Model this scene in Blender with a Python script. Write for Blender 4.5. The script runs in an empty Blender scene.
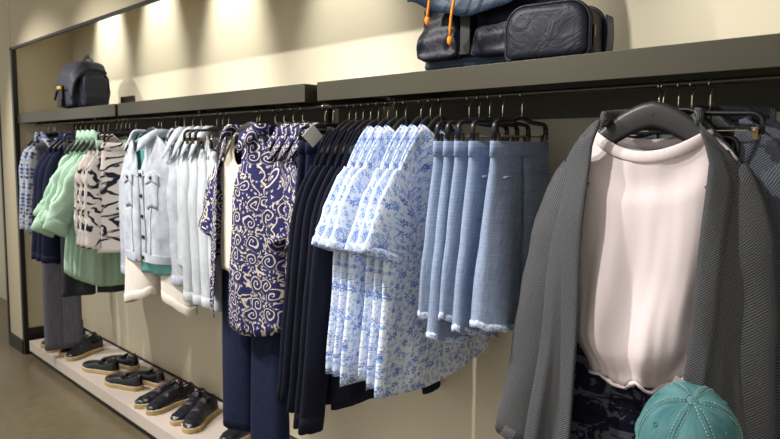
import bpy, bmesh, math, random
from mathutils import Vector, Matrix, noise, Euler
PI = math.pi
scene = bpy.context.scene
col = scene.collection
R = math.radians

# ------------------------------------------------------------------ helpers
def lin(c):
    f = lambda v: v / 12.92 if v <= .04045 else ((v + .055) / 1.055) ** 2.4
    return tuple(f(v / 255.) for v in c) + (1.,)

def lerp(a, b, t): return a + (b - a) * t
def sm(t):
    t = max(0., min(1., t)); return t * t * (3 - 2 * t)
def interp(tab, v):
    if not isinstance(tab, (list, tuple)): return tab
    for (a, x), (b, y) in zip(tab, tab[1:]):
        if v <= b: return lerp(x, y, sm((v - a) / (b - a)) if b > a else 0)
    return tab[-1][1]
def nz(x, y, z=0.): return noise.noise(Vector((x, y, z)))

class MB:
    """collects vertices, faces and a uv per vertex; build() links them as one mesh object"""
    def __init__(s): s.v = []; s.f = []; s.uv = []; s.m = []
    def add(s, co, uv=None):
        s.v.append(Vector(co)); s.uv.append(uv if uv else (co[0] + co[1] * .7, co[2])); return len(s.v) - 1
    def face(s, idx, m=0): s.f.append(idx); s.m.append(m)
    def grid(s, rows, uvs=None, closed=False, m=0, flip=False):
        ids = [[s.add(p, uvs[j][i] if uvs else None) for i, p in enumerate(r)] for j, r in enumerate(rows)]
        n = len(rows[0])
        for j in range(len(rows) - 1):
            for i in range(n if closed else n - 1):
                k = (i + 1) % n
                q = (ids[j][i], ids[j][k], ids[j + 1][k], ids[j + 1][i])
                s.face(q[::-1] if flip else q, m)
        return ids
    def box(s, lo, hi, m=0):
        x0, y0, z0 = lo; x1, y1, z1 = hi
        i = [s.add(p) for p in ((x0,y0,z0),(x1,y0,z0),(x1,y1,z0),(x0,y1,z0),(x0,y0,z1),(x1,y0,z1),(x1,y1,z1),(x0,y1,z1))]
        for q in ((3,2,1,0),(4,5,6,7),(0,1,5,4),(1,2,6,5),(2,3,7,6),(3,0,4,7)): s.face([i[k] for k in q], m)
    def tube(s, pts, rad, n=8, flat=1., up=None, cap=True, m=0, open_loop=True):
        """sweep an ellipse (rad across, rad*flat along 'up') along a polyline; rad may be a list"""
        pts = [Vector(p) for p in pts]; rows = []; L = 0; uvs = []
        prev = None
        for j, p in enumerate(pts):
            t = (pts[min(j + 1, len(pts) - 1)] - pts[max(j - 1, 0)]).normalized()
            if up is not None:
                b = Vector(up); b = (b - t * b.dot(t))
                if b.length < 1e-4: b = Vector((0, 1, 0))
                b.normalize(); a = t.cross(b)
            else:
                if prev is None:
                    b = Vector((0, 0, 1)) if abs(t.z) < .9 else Vector((0, 1, 0))
                else: b = prev
                b = (b - t * b.dot(t)).normalized(); prev = b; a = t.cross(b)
            r = rad[j] if isinstance(rad, (list, tuple)) else rad
            fl = flat[j] if isinstance(flat, (list, tuple)) else flat
            if j: L += (p - pts[j - 1]).length
            rows.append([p + a * math.cos(2 * PI * i / n) * r + b * math.sin(2 * PI * i / n) * r * fl for i in range(n)])
            uvs.append([(2 * PI * r * i / n, L) for i in range(n)])
        ids = s.grid(rows, uvs, closed=True, m=m)
        if cap:
            s.face(ids[0][::-1], m); s.face(ids[-1], m)
    def build(s, name, mat, parent=None, smooth=True, solid=0., bevel=0., subsurf=0, label=None, loc=None, weld=False):
        me = bpy.data.meshes.new(name)
        me.from_pydata([tuple(v) for v in s.v], [], [tuple(f) for f in s.f])
        ul = me.uv_layers.new(name='UVMap')
        for lp in me.loops: ul.data[lp.index].uv = s.uv[lp.vertex_index]
        for mm in (mat if isinstance(mat, (list, tuple)) else [mat]): me.materials.append(mm)
        for p, mi in zip(me.polygons, s.m): p.material_index = mi; p.use_smooth = smooth
        if weld:
            bm = bmesh.new(); bm.from_mesh(me); bmesh.ops.remove_doubles(bm, verts=bm.verts, dist=1e-5); bm.to_mesh(me); bm.free()
        o = bpy.data.objects.new(name, me); col.objects.link(o)
        if parent: o.parent = parent
        if loc: o.location = loc
        if subsurf:
            d = o.modifiers.new('s', 'SUBSURF'); d.levels = d.render_levels = subsurf
        if solid:
            d = o.modifiers.new('t', 'SOLIDIFY'); d.thickness = solid; d.offset = 0
        if bevel:
            d = o.modifiers.new('b', 'BEVEL'); d.width = bevel; d.segments = 2; d.limit_method = 'ANGLE'
        if label: o['label'] = label
        return o

def tag(o, label, cat, group=None):
    o['label'] = label; o['category'] = cat
    if group: o['group'] = group
    return o
def empty(name, loc, rz=0., label=None, cat=None, group=None, rx=0., ry=0.):
    o = bpy.data.objects.new(name, None); col.objects.link(o); o.empty_display_size = .05
    o.location = loc; o.rotation_euler = (R(rx), R(ry), R(rz))
    if label: tag(o, label, cat, group)
    return o
def struct(o): o['kind'] = 'structure'; return o
def copy_tree(o, parent=None):
    c = o.copy(); col.objects.link(c)
    if parent: c.parent = parent
    for ch in list(o.children): copy_tree(ch, c)
    return c

# ------------------------------------------------------------------ materials
class NT:
    def __init__(s, name):
        s.mat = bpy.data.materials.new(name); s.mat.use_nodes = True
        s.t = s.mat.node_tree; s.b = s.t.nodes['Principled BSDF']
    def n(s, typ, ins=None, **kw):
        nd = s.t.nodes.new(typ)
        for k, v in kw.items(): setattr(nd, k, v)
        for k, v in (ins or {}).items():
            sock = nd.inputs[k]
            if isinstance(v, bpy.types.NodeSocket): s.t.links.new(v, sock)
            else: sock.default_value = v
        return nd
    def math(s, op, a, b=0., c=0.):
        return s.n('ShaderNodeMath', {0: a, 1: b, 2: c}, operation=op).outputs[0]
    def mix(s, f, a, b):
        nd = s.n('ShaderNodeMix', data_type='RGBA')
        for sock, v in ((nd.inputs[0], f), (nd.inputs[6], a), (nd.inputs[7], b)):
            if isinstance(v, bpy.types.NodeSocket): s.t.links.new(v, sock)
            else: sock.default_value = v
        return nd.outputs[2]
    def step(s, v, a, b):
        return s.n('ShaderNodeMapRange', {0: v, 1: a, 2: b, 3: 0., 4: 1.}, clamp=True).outputs[0]
    def uv(s, sx=1., sy=1., rot=0.):
        c = s.n('ShaderNodeTexCoord').outputs['UV']
        m = s.n('ShaderNodeMapping', {0: c}); m.inputs['Scale'].default_value = (sx, sy, 1); m.inputs['Rotation'].default_value = (0, 0, rot)
        return m.outputs[0]
    def noise(s, vec, scale, detail=3., rough=.55, dist=0.):
        return s.n('ShaderNodeTexNoise', {'Vector': vec, 'Scale': scale, 'Detail': detail, 'Roughness': rough, 'Distortion': dist}).outputs[0]
    def set(s, color=None, rough=.8, metal=0., bump=None, strength=.3, dist=.002, spec=.3, sheen=0.):
        L = s.t.links
        for k, v in (('Base Color', color), ('Roughness', rough), ('Metallic', metal), ('Specular IOR Level', spec), ('Sheen Weight', sheen)):
            if v is None: continue
            if isinstance(v, bpy.types.NodeSocket): L.new(v, s.b.inputs[k])
            else: s.b.inputs[k].default_value = v
        if bump is not None:
            bn = s.n('ShaderNodeBump', {'Height': bump, 'Strength': strength, 'Distance': dist})
            L.new(bn.outputs[0], s.b.inputs['Normal'])
        return s.mat

def m_plain(name, c, rough=.5, metal=0., var=.06, scale=30., bump=0., spec=.4):
    t = NT(name); obj = t.n('ShaderNodeTexCoord').outputs['Object']
    f = t.noise(obj, scale)
    c = lin(c); d = tuple(v * (1 - 3 * var) for v in c[:3]) + (1,)
    return t.set(t.mix(f, d, c), rough, metal, f if bump else None, bump, .003, spec)

def m_fabric(name, c, c2=None, weave=(420., 420.), slub=(60., 8.), amt=.5, rough=.9, bump=.25, rot=0., spec=.2):
    """woven or knitted cloth: fine weave, stretched slub noise"""
    t = NT(name); c = lin(c); c2 = lin(c2) if c2 else tuple(v * .72 for v in c[:3]) + (1,)
    u = t.uv(1, 1, rot)
    w = t.noise(t.uv(weave[0], weave[1], rot), 1., 2.)
    sl = t.noise(t.uv(slub[0], slub[1], rot), 1., 4.)
    f = t.math('ADD', t.math('MULTIPLY', w, amt), t.math('MULTIPLY', sl, 1 - amt))
    f = t.step(f, .32, .68)
    return t.set(t.mix(f, c2, c), rough, 0, w, bump, .002, spec)

def m_rib(name, c, c2, scale=230., rot=.9, bump=.5):
    t = NT(name); v = t.uv(1, 1, rot)
    w = t.n('ShaderNodeTexWave', {'Vector': v, 'Scale': scale / 20 * 6.283, 'Distortion': 1.2, 'Detail': 1., 'Detail Scale': 2.}).outputs['Fac']
    n = t.noise(t.uv(330, 330), 1., 2.); g = t.noise(t.uv(7, 3), 1., 3.)
    f = t.math('ADD', t.math('MULTIPLY', w, .55), t.math('MULTIPLY', n, .45))
    f = t.math('ADD', t.step(f, .25, .75), t.math('MULTIPLY', t.math('SUBTRACT', g, .5), .35))
    return t.set(t.mix(f, lin(c2), lin(c)), .95, 0, f, bump, .002, .15)

def cell(t, uv, scale, rand=1.):
    """voronoi cell: (radius in cell units, angle, random colour socket)"""
    vo = t.n('ShaderNodeTexVoronoi', {'Vector': uv, 'Scale': scale, 'Randomness': rand}, voronoi_dimensions='2D')
    d = t.n('ShaderNodeVectorMath', {0: uv, 1: vo.outputs['Position']}, operation='SUBTRACT')
    xyz = t.n('ShaderNodeSeparateXYZ', {0: d.outputs[0]})
    ang = t.math('ARCTAN2', xyz.outputs[1], xyz.outputs[0])
    rr = t.n('ShaderNodeSeparateColor', {0: vo.outputs['Color']})
    return vo.outputs['Distance'], ang, rr.outputs[0], rr.outputs[1]

def m_floral(name):
    t = NT(name); uv = t.uv()
    wob = t.noise(uv, 60., 2.)
    def flowers(scale, size, k, inner):
        r, a, q1, q2 = cell(t, uv, scale, .9)
        pet = t.math('COSINE', t.math('ADD', t.math('MULTIPLY', a, k), t.math('MULTIPLY', q1, 6.28)))
        lim = t.math('MULTIPLY', t.math('MULTIPLY_ADD', pet, .28, .72), t.math('MULTIPLY_ADD', q2, size * .7, size * .5))
        m = t.step(t.math('SUBTRACT', lim, r), 0., .03)
        return t.math('MULTIPLY', m, t.step(r, inner, inner + .04)), q1, q2
    f1, q1, q2 = flowers(35., .42, 5., .06)
    f2, p1, p2 = flowers(62., .42, 4., .05)
    vine = t.n('ShaderNodeTexWave', {'Vector': uv, 'Scale': 11., 'Distortion': 9., 'Detail': 2., 'Detail Scale': 2.5}).outputs['Fac']
    v1 = t.math('MULTIPLY', t.step(vine, .9, .97), t.step(wob, .42, .5))
    c = t.mix(t.math('MULTIPLY', v1, .75), lin((222, 229, 240)), lin((120, 160, 215)))
    c = t.mix(t.math('MULTIPLY', f2, .8), c, t.mix(p1, lin((150, 185, 230)), lin((95, 135, 205))))
    c = t.mix(t.math('MULTIPLY', f1, .85), c, t.mix(q1, lin((58, 94, 182)), lin((118, 158, 224))))
    return t.set(c, .85, 0, t.noise(t.uv(500, 500), 1.), .15, .001, .2)

def m_paisley(name):
    t = NT(name); uv0 = t.uv()
    nn = t.n('ShaderNodeTexNoise', {'Vector': uv0, 'Scale': 14., 'Detail': 1.})
    off = t.n('ShaderNodeVectorMath', {0: nn.outputs['Color'], 1: (.5, .5, .5)}, operation='SUBTRACT')
    uv = t.n('ShaderNodeVectorMath', {0: off.outputs[0], 1: (.05, .05, 0), 2: uv0}, operation='MULTIPLY_ADD').outputs[0]
    r, a, q1, q2 = cell(t, uv, 13., .8)
    sp = t.math('SINE', t.math('ADD', t.math('MULTIPLY', r, 30.), t.math('MULTIPLY', a, -1.)))
    m = t.math('MULTIPLY', t.step(sp, .6, .8), t.step(r, .42, .36))
    # scalloped fringe about the drop
    fr = t.math('COSINE', t.math('MULTIPLY', a, 11.))
    m2 = t.math('MULTIPLY', t.step(fr, .45, .75), t.math('MULTIPLY', t.step(r, .43, .47), t.step(r, .56, .52)))
    vine = t.n('ShaderNodeTexWave', {'Vector': uv, 'Scale': 7., 'Distortion': 14., 'Detail': 2., 'Detail Scale': 1.6}).outputs['Fac']
    m3 = t.math('MULTIPLY', t.step(vine, .93, .97), t.step(r, .4, .46))
    s, b, s1, s2 = cell(t, uv, 48., .9)
    leaf = t.math('COSINE', t.math('MULTIPLY', b, 3.))
    m4 = t.math('MULTIPLY', t.step(t.math('SUBTRACT', t.math('MULTIPLY_ADD', leaf, .12, .20), s), 0., .04), t.step(r, .36, .45))
    m4 = t.math('MULTIPLY', m4, t.step(s1, .4, .42))
    f = t.math('MAXIMUM', t.math('MAXIMUM', m, t.math('MULTIPLY', m2, .9)), t.math('MAXIMUM', m3, m4))
    return t.set(t.mix(f, lin((40, 43, 92)), lin((214, 204, 186))), .85, 0, t.noise(t.uv(450, 450), 1.), .12, .001, .2)

def m_brush(name, dens=.0):
    t = NT(name)
    w1 = t.n('ShaderNodeTexWave', {'Vector': t.uv(1, 1, 1.1), 'Scale': 6.5, 'Distortion': 9., 'Detail': 2., 'Detail Scale': 1.7}).outputs['Fac']
    w2 = t.n('ShaderNodeTexWave', {'Vector': t.uv(1, 1, -.5), 'Scale': 5., 'Distortion': 11., 'Detail': 2., 'Detail Scale': 2.}).outputs['Fac']
    br = t.noise(t.uv(9, 6), 1., 1.)
    n = t.noise(t.uv(120, 40, .6), 1., 3.)
    a = t.math('MULTIPLY', t.step(t.math('ADD', w1, t.math('MULTIPLY', n, .25)), .90 - dens, .98 - dens), t.step(br, .44, .48))
    b = t.math('MULTIPLY', t.step(t.math('ADD', w2, t.math('MULTIPLY', n, .25)), .92 - dens, 1.0 - dens), t.step(br, .50, .46))
    return t.set(t.mix(t.math('MAXIMUM', a, b), lin((226, 218, 212)), lin((38, 36, 52))), .9, 0, n, .12, .001, .2)

def m_checkprint(name):
    t = NT(name); r, a, q1, q2 = cell(t, t.uv(), 42., .25)
    f = t.math('MULTIPLY', t.step(r, .44, .38), t.step(q1, .22, .26))
    n = t.noise(t.uv(200, 200), 1.)
    return t.set(t.mix(f, lin((216, 222, 232)), t.mix(q2, lin((52, 66, 120)), lin((120, 140, 190)))), .9, 0, n, .1, .001, .2)

def m_leafprint(name):
    t = NT(name)
    a = t.noise(t.uv(26, 17, .5), 1., 3., .6, 1.6); b = t.noise(t.uv(14, 30, -.4), 1., 2., .6, 1.2)
    f1 = t.step(a, .5, .53); f2 = t.step(b, .54, .57)
    c = t.mix(f1, lin((20, 22, 44)), lin((82, 86, 98)))
    c = t.mix(f2, c, lin((14, 15, 34)))
    return t.set(c, .85, 0, a, .1, .001, .2)

def m_linen(name, c, c2):
    t = NT(name)
    w = t.noise(t.uv(260, 22), 1., 3.); h = t.noise(t.uv(24, 330), 1., 3.); g = t.noise(t.uv(9, 5), 1., 3.)
    f = t.math('ADD', t.math('MULTIPLY', t.math('ADD', w, h), .42), t.math('MULTIPLY', g, .2))
    f = t.step(f, .36, .68)
    return t.set(t.mix(f, lin(c2), lin(c)), .92, 0, f, .3, .002, .15)

def m_nylon(name, c, c2, rough):
    t = NT(name); o = t.n('ShaderNodeTexCoord').outputs['Object']
    a = t.noise(o, 11., 4., .6, 1.2); w = t.noise(o, 500., 1.)
    h = t.math('ADD', t.math('MULTIPLY', a, 1.), t.math('MULTIPLY', w, .02))
    return t.set(t.mix(t.step(a, .3, .7), lin(c2), lin(c)), rough, 0, h, .45, .014, .3)

def m_floor():
    t = NT('polished_concrete'); c = t.n('ShaderNodeTexCoord').outputs['Object']
    a = t.noise(c, 1.3, 5.); b = t.noise(c, 14., 5., .65); d = t.noise(c, 160., 2.)
    f = t.math('ADD', t.math('MULTIPLY', a, .6), t.math('MULTIPLY', b, .4))
    col_ = t.mix(t.step(f, .3, .7), lin((96, 86, 66)), lin((128, 116, 92)))
    col_ = t.mix(t.step(d, .68, .74), col_, lin((150, 140, 118)))
    return t.set(col_, t.step(b, -1.2, 4.2), 0, b, .03, .002, .5)

def m_shoe(name='smooth_black_leather'):
    t = NT(name); n = t.noise(t.n('ShaderNodeTexCoord').outputs['Object'], 220., 3.)
    return t.set(t.mix(n, lin((17, 18, 24)), lin((30, 31, 40))), .33, 0, n, .12, .001, .5)

M = dict(
    wall=m_plain('warm_wall_paint', (190, 180, 154), .75, var=.01, scale=3, spec=.2),
    panel=m_plain('warm_wall_panel', (204, 196, 173), .6, var=.012, scale=2, spec=.25),
    black=m_plain('black_trim', (24, 24, 22), .45, var=.05),
    bronze=m_plain('brushed_bronze_metal', (68, 65, 52), .45, .3, var=.04, scale=18, bump=.03),
    rail=m_plain('dark_rail_steel', (70, 66, 58), .32, .8, var=.03),
    plinth=m_plain('pale_laminate', (208, 196, 186), .5, var=.01, scale=4),
    floor=m_floor(),
    hanger=m_plain('matt_black_plastic', (42, 42, 42), .42, var=.05, scale=60, spec=.5),
    hanger2=m_plain('satin_black_plastic', (22, 22, 23), .38, var=.05, scale=60, spec=.5),
    steel=m_plain('brass_toned_steel', (196, 184, 160), .25, .95, var=.02),
    clip=m_plain('dark_brass_clip', (112, 98, 74), .35, .9, var=.03),
    ceil=m_plain('ceiling_paint', (205, 200, 188), .8, var=.01, scale=3),
    checkp=m_checkprint('blue_and_white_print'),
    navy=m_fabric('navy_cotton', (29, 33, 60), (19, 22, 44)),
    navyknit=m_fabric('navy_fine_knit', (22, 25, 42), (14, 16, 30), (500, 160), (30, 6)),
    navytrouser=m_fabric('navy_twill', (28, 36, 64), (18, 24, 47), (160, 30), (240, 8)),
    greyt=m_fabric('mid_grey_marl', (112, 112, 124), (84, 84, 96), (240, 90), (120, 10)),
    dgrey=m_fabric('charcoal_pleated_cloth', (66, 67, 74), (46, 47, 55), (300, 90), (60, 6)),
    mint=m_fabric('mint_cotton', (180, 210, 188), (164, 196, 174)),
    brush=m_brush('brush_stroke_print'),
    brush2=m_brush('dense_brush_stroke_print', .1),
    denim=m_fabric('bleached_denim', (210, 214, 221), (160, 170, 188), (380, 120), (22, 16), .25, bump=.5),
    denim2=m_fabric('bleached_denim_soft', (210, 214, 217), (176, 185, 195), (380, 120), (22, 10), .3, bump=.5),
    teal=m_fabric('teal_jersey', (126, 190, 186), (110, 174, 171)),
    cream=m_fabric('cream_cotton', (236, 228, 218), (222, 212, 202)),
    paisley=m_paisley('navy_paisley_print'),
    creamt=m_fabric('cream_jersey', (232, 224, 208), (222, 212, 196)),
    floral=m_floral('blue_floral_print'),
    linen=m_linen('chambray_linen', (160, 174, 198), (110, 128, 160)),
    card=m_rib('grey_ribbed_knit', (104, 105, 108), (52, 53, 56)),
    card2=m_rib('slate_ribbed_knit', (110, 115, 126), (58, 62, 72), 210.),
    tee=m_fabric('blush_white_jersey', (230, 218, 218), (222, 208, 209), (600, 300), (8, 4), .5, bump=.06),
    leafp=m_leafprint('dark_leaf_print'),
    cap=m_fabric('washed_teal_twill', (100, 146, 148), (56, 104, 110), (160, 30), (14, 10), .25),
    stitch=m_fabric('pale_thread', (176, 205, 200)),
    nylon=m_nylon('navy_nylon', (21, 23, 39), (14, 15, 27), .5),
    nylon2=m_nylon('slate_blue_canvas', (44, 60, 80), (34, 48, 66), .5),
    canvas=m_fabric('dark_navy_canvas', (52, 56, 72), (38, 42, 56), (300, 300), (14, 14), .6, .6, .15, spec=.35),
    orange=m_plain('orange_cord', (238, 140, 38), .6),
    yellow=m_plain('yellow_plastic', (226, 196, 40), .5),
    lace=m_plain('dark_grey_lace', (66, 66, 72), .8), pinklace=m_plain('dusty_pink_lace', (150, 116, 114), .8), leather=m_shoe(), lining=m_plain('dark_lining', (16, 16, 18), .9),
    crepe=m_plain('tan_crepe_sole', (196, 166, 112), .7, var=.06, scale=90, bump=.1),
    welt=m_plain('cream_welt', (222, 206, 172), .7), pink=m_plain('pale_pink_label', (226, 176, 178), .7),
    white=m_plain('white_card', (232, 232, 230), .6, var=.01), button=m_plain('dark_metal_button', (58, 54, 52), .35, .7),
    tagc=m_plain('grey_swing_tag', (178, 180, 178), .6, var=.02),
)

# ------------------------------------------------------------------ the room
YF, YB = 1.48, 1.90          # niche front, back wall
XL, XR = -5.43, 1.6
ZS0, ZS1 = 1.724, 1.79       # shelf
RY, RZ = 1.55, 1.708         # rail
def slab(name, lo, hi, mat, bevel=0.):
    b = MB(); b.box(lo, hi); return b.build(name, mat, smooth=False, bevel=bevel)
struct(slab('floor', (-9, -3.2, -.1), (3, 2.6, 0), M['floor']))
struct(slab('ceiling', (-9, -3.2, 3.1), (3, 2.6, 3.2), M['ceil']))
b = MB()
b.box((XL, YB, 0), (XR, YB + .06, 3.1))
struct(b.build('wall_back', M['panel'], smooth=False))
struct(slab('wall_left', (XL - .03, YF + .03, 0), (XL, YB + .06, 3.1), M['wall']))  # darker paint than the back panel: the reveal's weaker light put into its colour
struct(slab('wall_right', (XR, YF, 0), (XR + .1, YB + .06, 3.1), M['panel']))
struct(slab('wall_front', (XL - .03, YF + .004, 2.262), (XR + .1, YF + .022, 3.1), M['wall']))
struct(slab('wall_pier', (-5.80, YF + .004, 0), (XL - .036, YF + .12, 3.1), M['wall']))
struct(slab('wall_far', (-9, YB, 0), (-5.80, YB + .06, 3.1), M['panel']))
struct(slab('trim_1', (XL - .036, YF - .004, 0), (XL + .004, YF + .028, 2.262), M['black']))
struct(slab('trim_2', (XL - .036, YF - .004, 2.245), (XR, YF + .012, 2.262), M['black']))
struct(slab('trim_3', (-5.84, YF - .004, 0), (-5.805, YF + .03, 3.1), M['black']))
struct(slab('baseboard_left', (-5.805, YF - .010, 0), (XL - .036, YF + .004, .10), M['black']))
struct(slab('baseboard_niche', (XL, YF + .03, .0), (XL + .012, YB, .20), M['black']))
struct(slab('baseboard_back', (XL, YB - .006, .12), (XR, YB, .140), M['black']))

# display plinth: pale slab on a recessed dark kick
pl = empty('display_plinth', ((XL + XR) / 2, 1.69, 0), 0, 'low pale laminate plinth that runs along the niche under the clothes and carries shoes', 'plinth')
b = MB(); b.box((-3.5, -.175, 0), (3.5, .2, .052)); b.build('kick', M['black'], pl, False)
b = MB()
for a, c in ((-3.425, -1.72), (-1.72, 0), (0, 1.72), (1.72, 3.51)): b.box((a + .001, -.205, .052), (c - .001, .205, .126))
b.build('plinth_top', M['plinth'], pl, False, bevel=.002)

# shelves: box front, hollow below, wall beam
def shelf(x0, x1, label, b0, b1):
    t = empty('wall_shelf', ((x0 + x1) / 2, YB, ZS0), 0, label, 'shelf', 'bronze shelves above the rail')
    h = (x1 - x0) / 2; d = YB - 1.50
    b = MB(); b.box((-h, -d, 0), (h, -d + .004, ZS1 - ZS0)); b.build('front_panel', M['bronze'], t, False, bevel=.0012)
    b = MB(); b.box((-h, -d + .004, ZS1 - ZS0 - .022), (h, -.002, ZS1 - ZS0 - .001)); b.build('shelf_board', M['bronze'], t, False)
    for s in (-1, 1):
        b = MB(); x = s * h - (s + 1) / 2 * .004; b.box((x, -d + .004, 0), (x + .004, -.05, ZS1 - ZS0 - .022)); b.build('end_panel', M['bronze'], t, False)
    b = MB(); xm = (x0 + x1) / 2; b.box((b0 - xm, -.024, -.066), (b1 - xm, -.002, ZS1 - ZS0 - .022)); b.build('wall_beam', M['bronze'], t, False)
    for k in range(3):
        x = lerp(-h + .25, h - .25, k / 2)
        b = MB(); b.box((x - .012, -d + .03, .004), (x + .012, -.024, ZS1 - ZS0 - .022)); b.build('support_rib', M['bronze'], t, False)
    return t
shelf(XL + .004, -3.688, 'bronze metal wall shelf at the far end, carrying the small dark backpack', XL + .03, -3.69)
shelf(-3.648, -1.990, 'bronze metal wall shelf with nothing on it, between the two shelves with bags', -3.63, -2.32)
shelf(-1.918, XR - .004, 'bronze metal wall shelf nearest the camera, carrying the big navy backpack and pouch', -2.25, XR - .03)
for x, lb in ((-3.668, 'short dark joiner between the far shelf and the empty shelf'), (-1.954, 'short dark joiner between the empty shelf and the nearest shelf')):
    b = MB(); b.box((-.02, -.02, -.022), (.02, .26, .022)); o = b.build('shelf_joiner', M['bronze'], smooth=False, bevel=.002, loc=(x, 1.57, 1.757)); tag(o, lb, 'joiner')

rl = empty('hanging_rail', (-1.9, RY, RZ), 0, 'long dark steel clothes rail under the shelves', 'rail')
b = MB(); b.tube([(-3.3, 0, 0), (0, 0, 0), (3.4, 0, 0)], .0075, 10); b.build('rail_tube', M['rail'], rl)
for x in (-3.28, -2.2, -.95, .3, 1.6, 3.2):
    b = MB(); b.box((x - .011, -.004, .006), (x + .011, .004, .02)); b.box((x - .011, -.02, .0165), (x + .011, .02, .02)); b.build('rail_bracket', M['rail'], rl, False)

# ------------------------------------------------------------------ hangers
def hook(parent, rz, zt=-.066, yo=0.):
    """steel question-mark hook that turns so that it always crosses the rail; rail centre = local origin"""
    b = MB(); r = .0125; zc = -.0036; pts = []
    for k in range(13):
        a = lerp(R(200), R(-55), k / 12); pts.append((math.cos(a) * r, 0, zc + math.sin(a) * r))
    pts += [(.004, 0, -.022), (0, 0, -.030), (0, 0, -.045), (0, 0, zt)]
    b.tube(pts, .0017, 6)
    o = b.build('hook', M['steel'], parent); o.rotation_euler = (0, 0, R(-rz + random.uniform(82, 98)))
    return o
def top_hanger(X, rz, label, sw=.20, drop=.075, group='black hangers with shoulders', mat='hanger', big=1., tilt=0., yo=0.):
    t = empty('clothes_hanger', (X, RY, RZ), rz, label, 'hanger', group, 0, tilt)
    hook(t, rz); q0 = yo
    b = MB(); pts = []; ra = []; fl = []
    for k in range(25):
        q = lerp(-1, 1, k / 24); aq = abs(q)
        x = q * sw; z = -.070 - drop * aq ** 1.55
        pts.append((x, yo -.006 * aq * aq, z)); h = lerp(.017, .011, aq) * big
        if aq > .93: h *= .75
        ra.append(lerp(.006, .0065, aq)); fl.append(h / lerp(.006, .0065, aq))
    b.tube(pts, ra, 10, fl, up=(0, 0, 1)); b.build('shoulder_bar', M[mat], t)
    b = MB(); b.tube([(0, yo, -.076), (0, yo * .8, -.062), (0, 0, -.046)], [.011, .008, .0042], 10); b.build('neck_collar', M[mat], t)
    return t
def clip_hanger(X, rz, label, w=.15, group='black clip hangers', tilt=0., zb=-.078, yo=0.):
    t = empty('clip_hanger', (X, RY, RZ), rz, label, 'hanger', group, 0, tilt)
    hook(t, rz, zb + .012)
    b = MB(); pts = [(-w, 0, zb - .045), (-w, 0, zb - .018)]
    for k in range(1, 6):
        a = k / 5 * PI / 2; pts.append((-w + .022 * (1 - math.cos(a)), 0, zb - .018 + .018 * math.sin(a)))
    pts += [(-.05, 0, zb + .003), (-.02, 0, zb + .012), (.02, 0, zb + .012), (.05, 0, zb + .003)]
    pts += [(-x, y, z) for x, y, z in pts[6::-1]]
    b.tube(pts, .006, 8, 1.35, up=(0, 1, 0)); b.build('bar', M['hanger2'], t)
    b = MB(); b.tube([(-w, 0, zb - .036), (w, 0, zb - .036)], .002, 6); b.build('rod', M['steel'], t)
    for s in (-1, 1):
        b = MB(); x = s * (w - .012)
        b.box((x - .007, -.009, zb - .058), (x + .007, -.004, zb - .030)); b.box((x - .007, .004, zb - .058), (x + .007, .009, zb - .030))
        b.tube([(x, -.010, zb - .038), (x, .010, zb - .038)], .005, 8); b.build('clip', M['clip'], t, False, bevel=.002)
    return t

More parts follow.
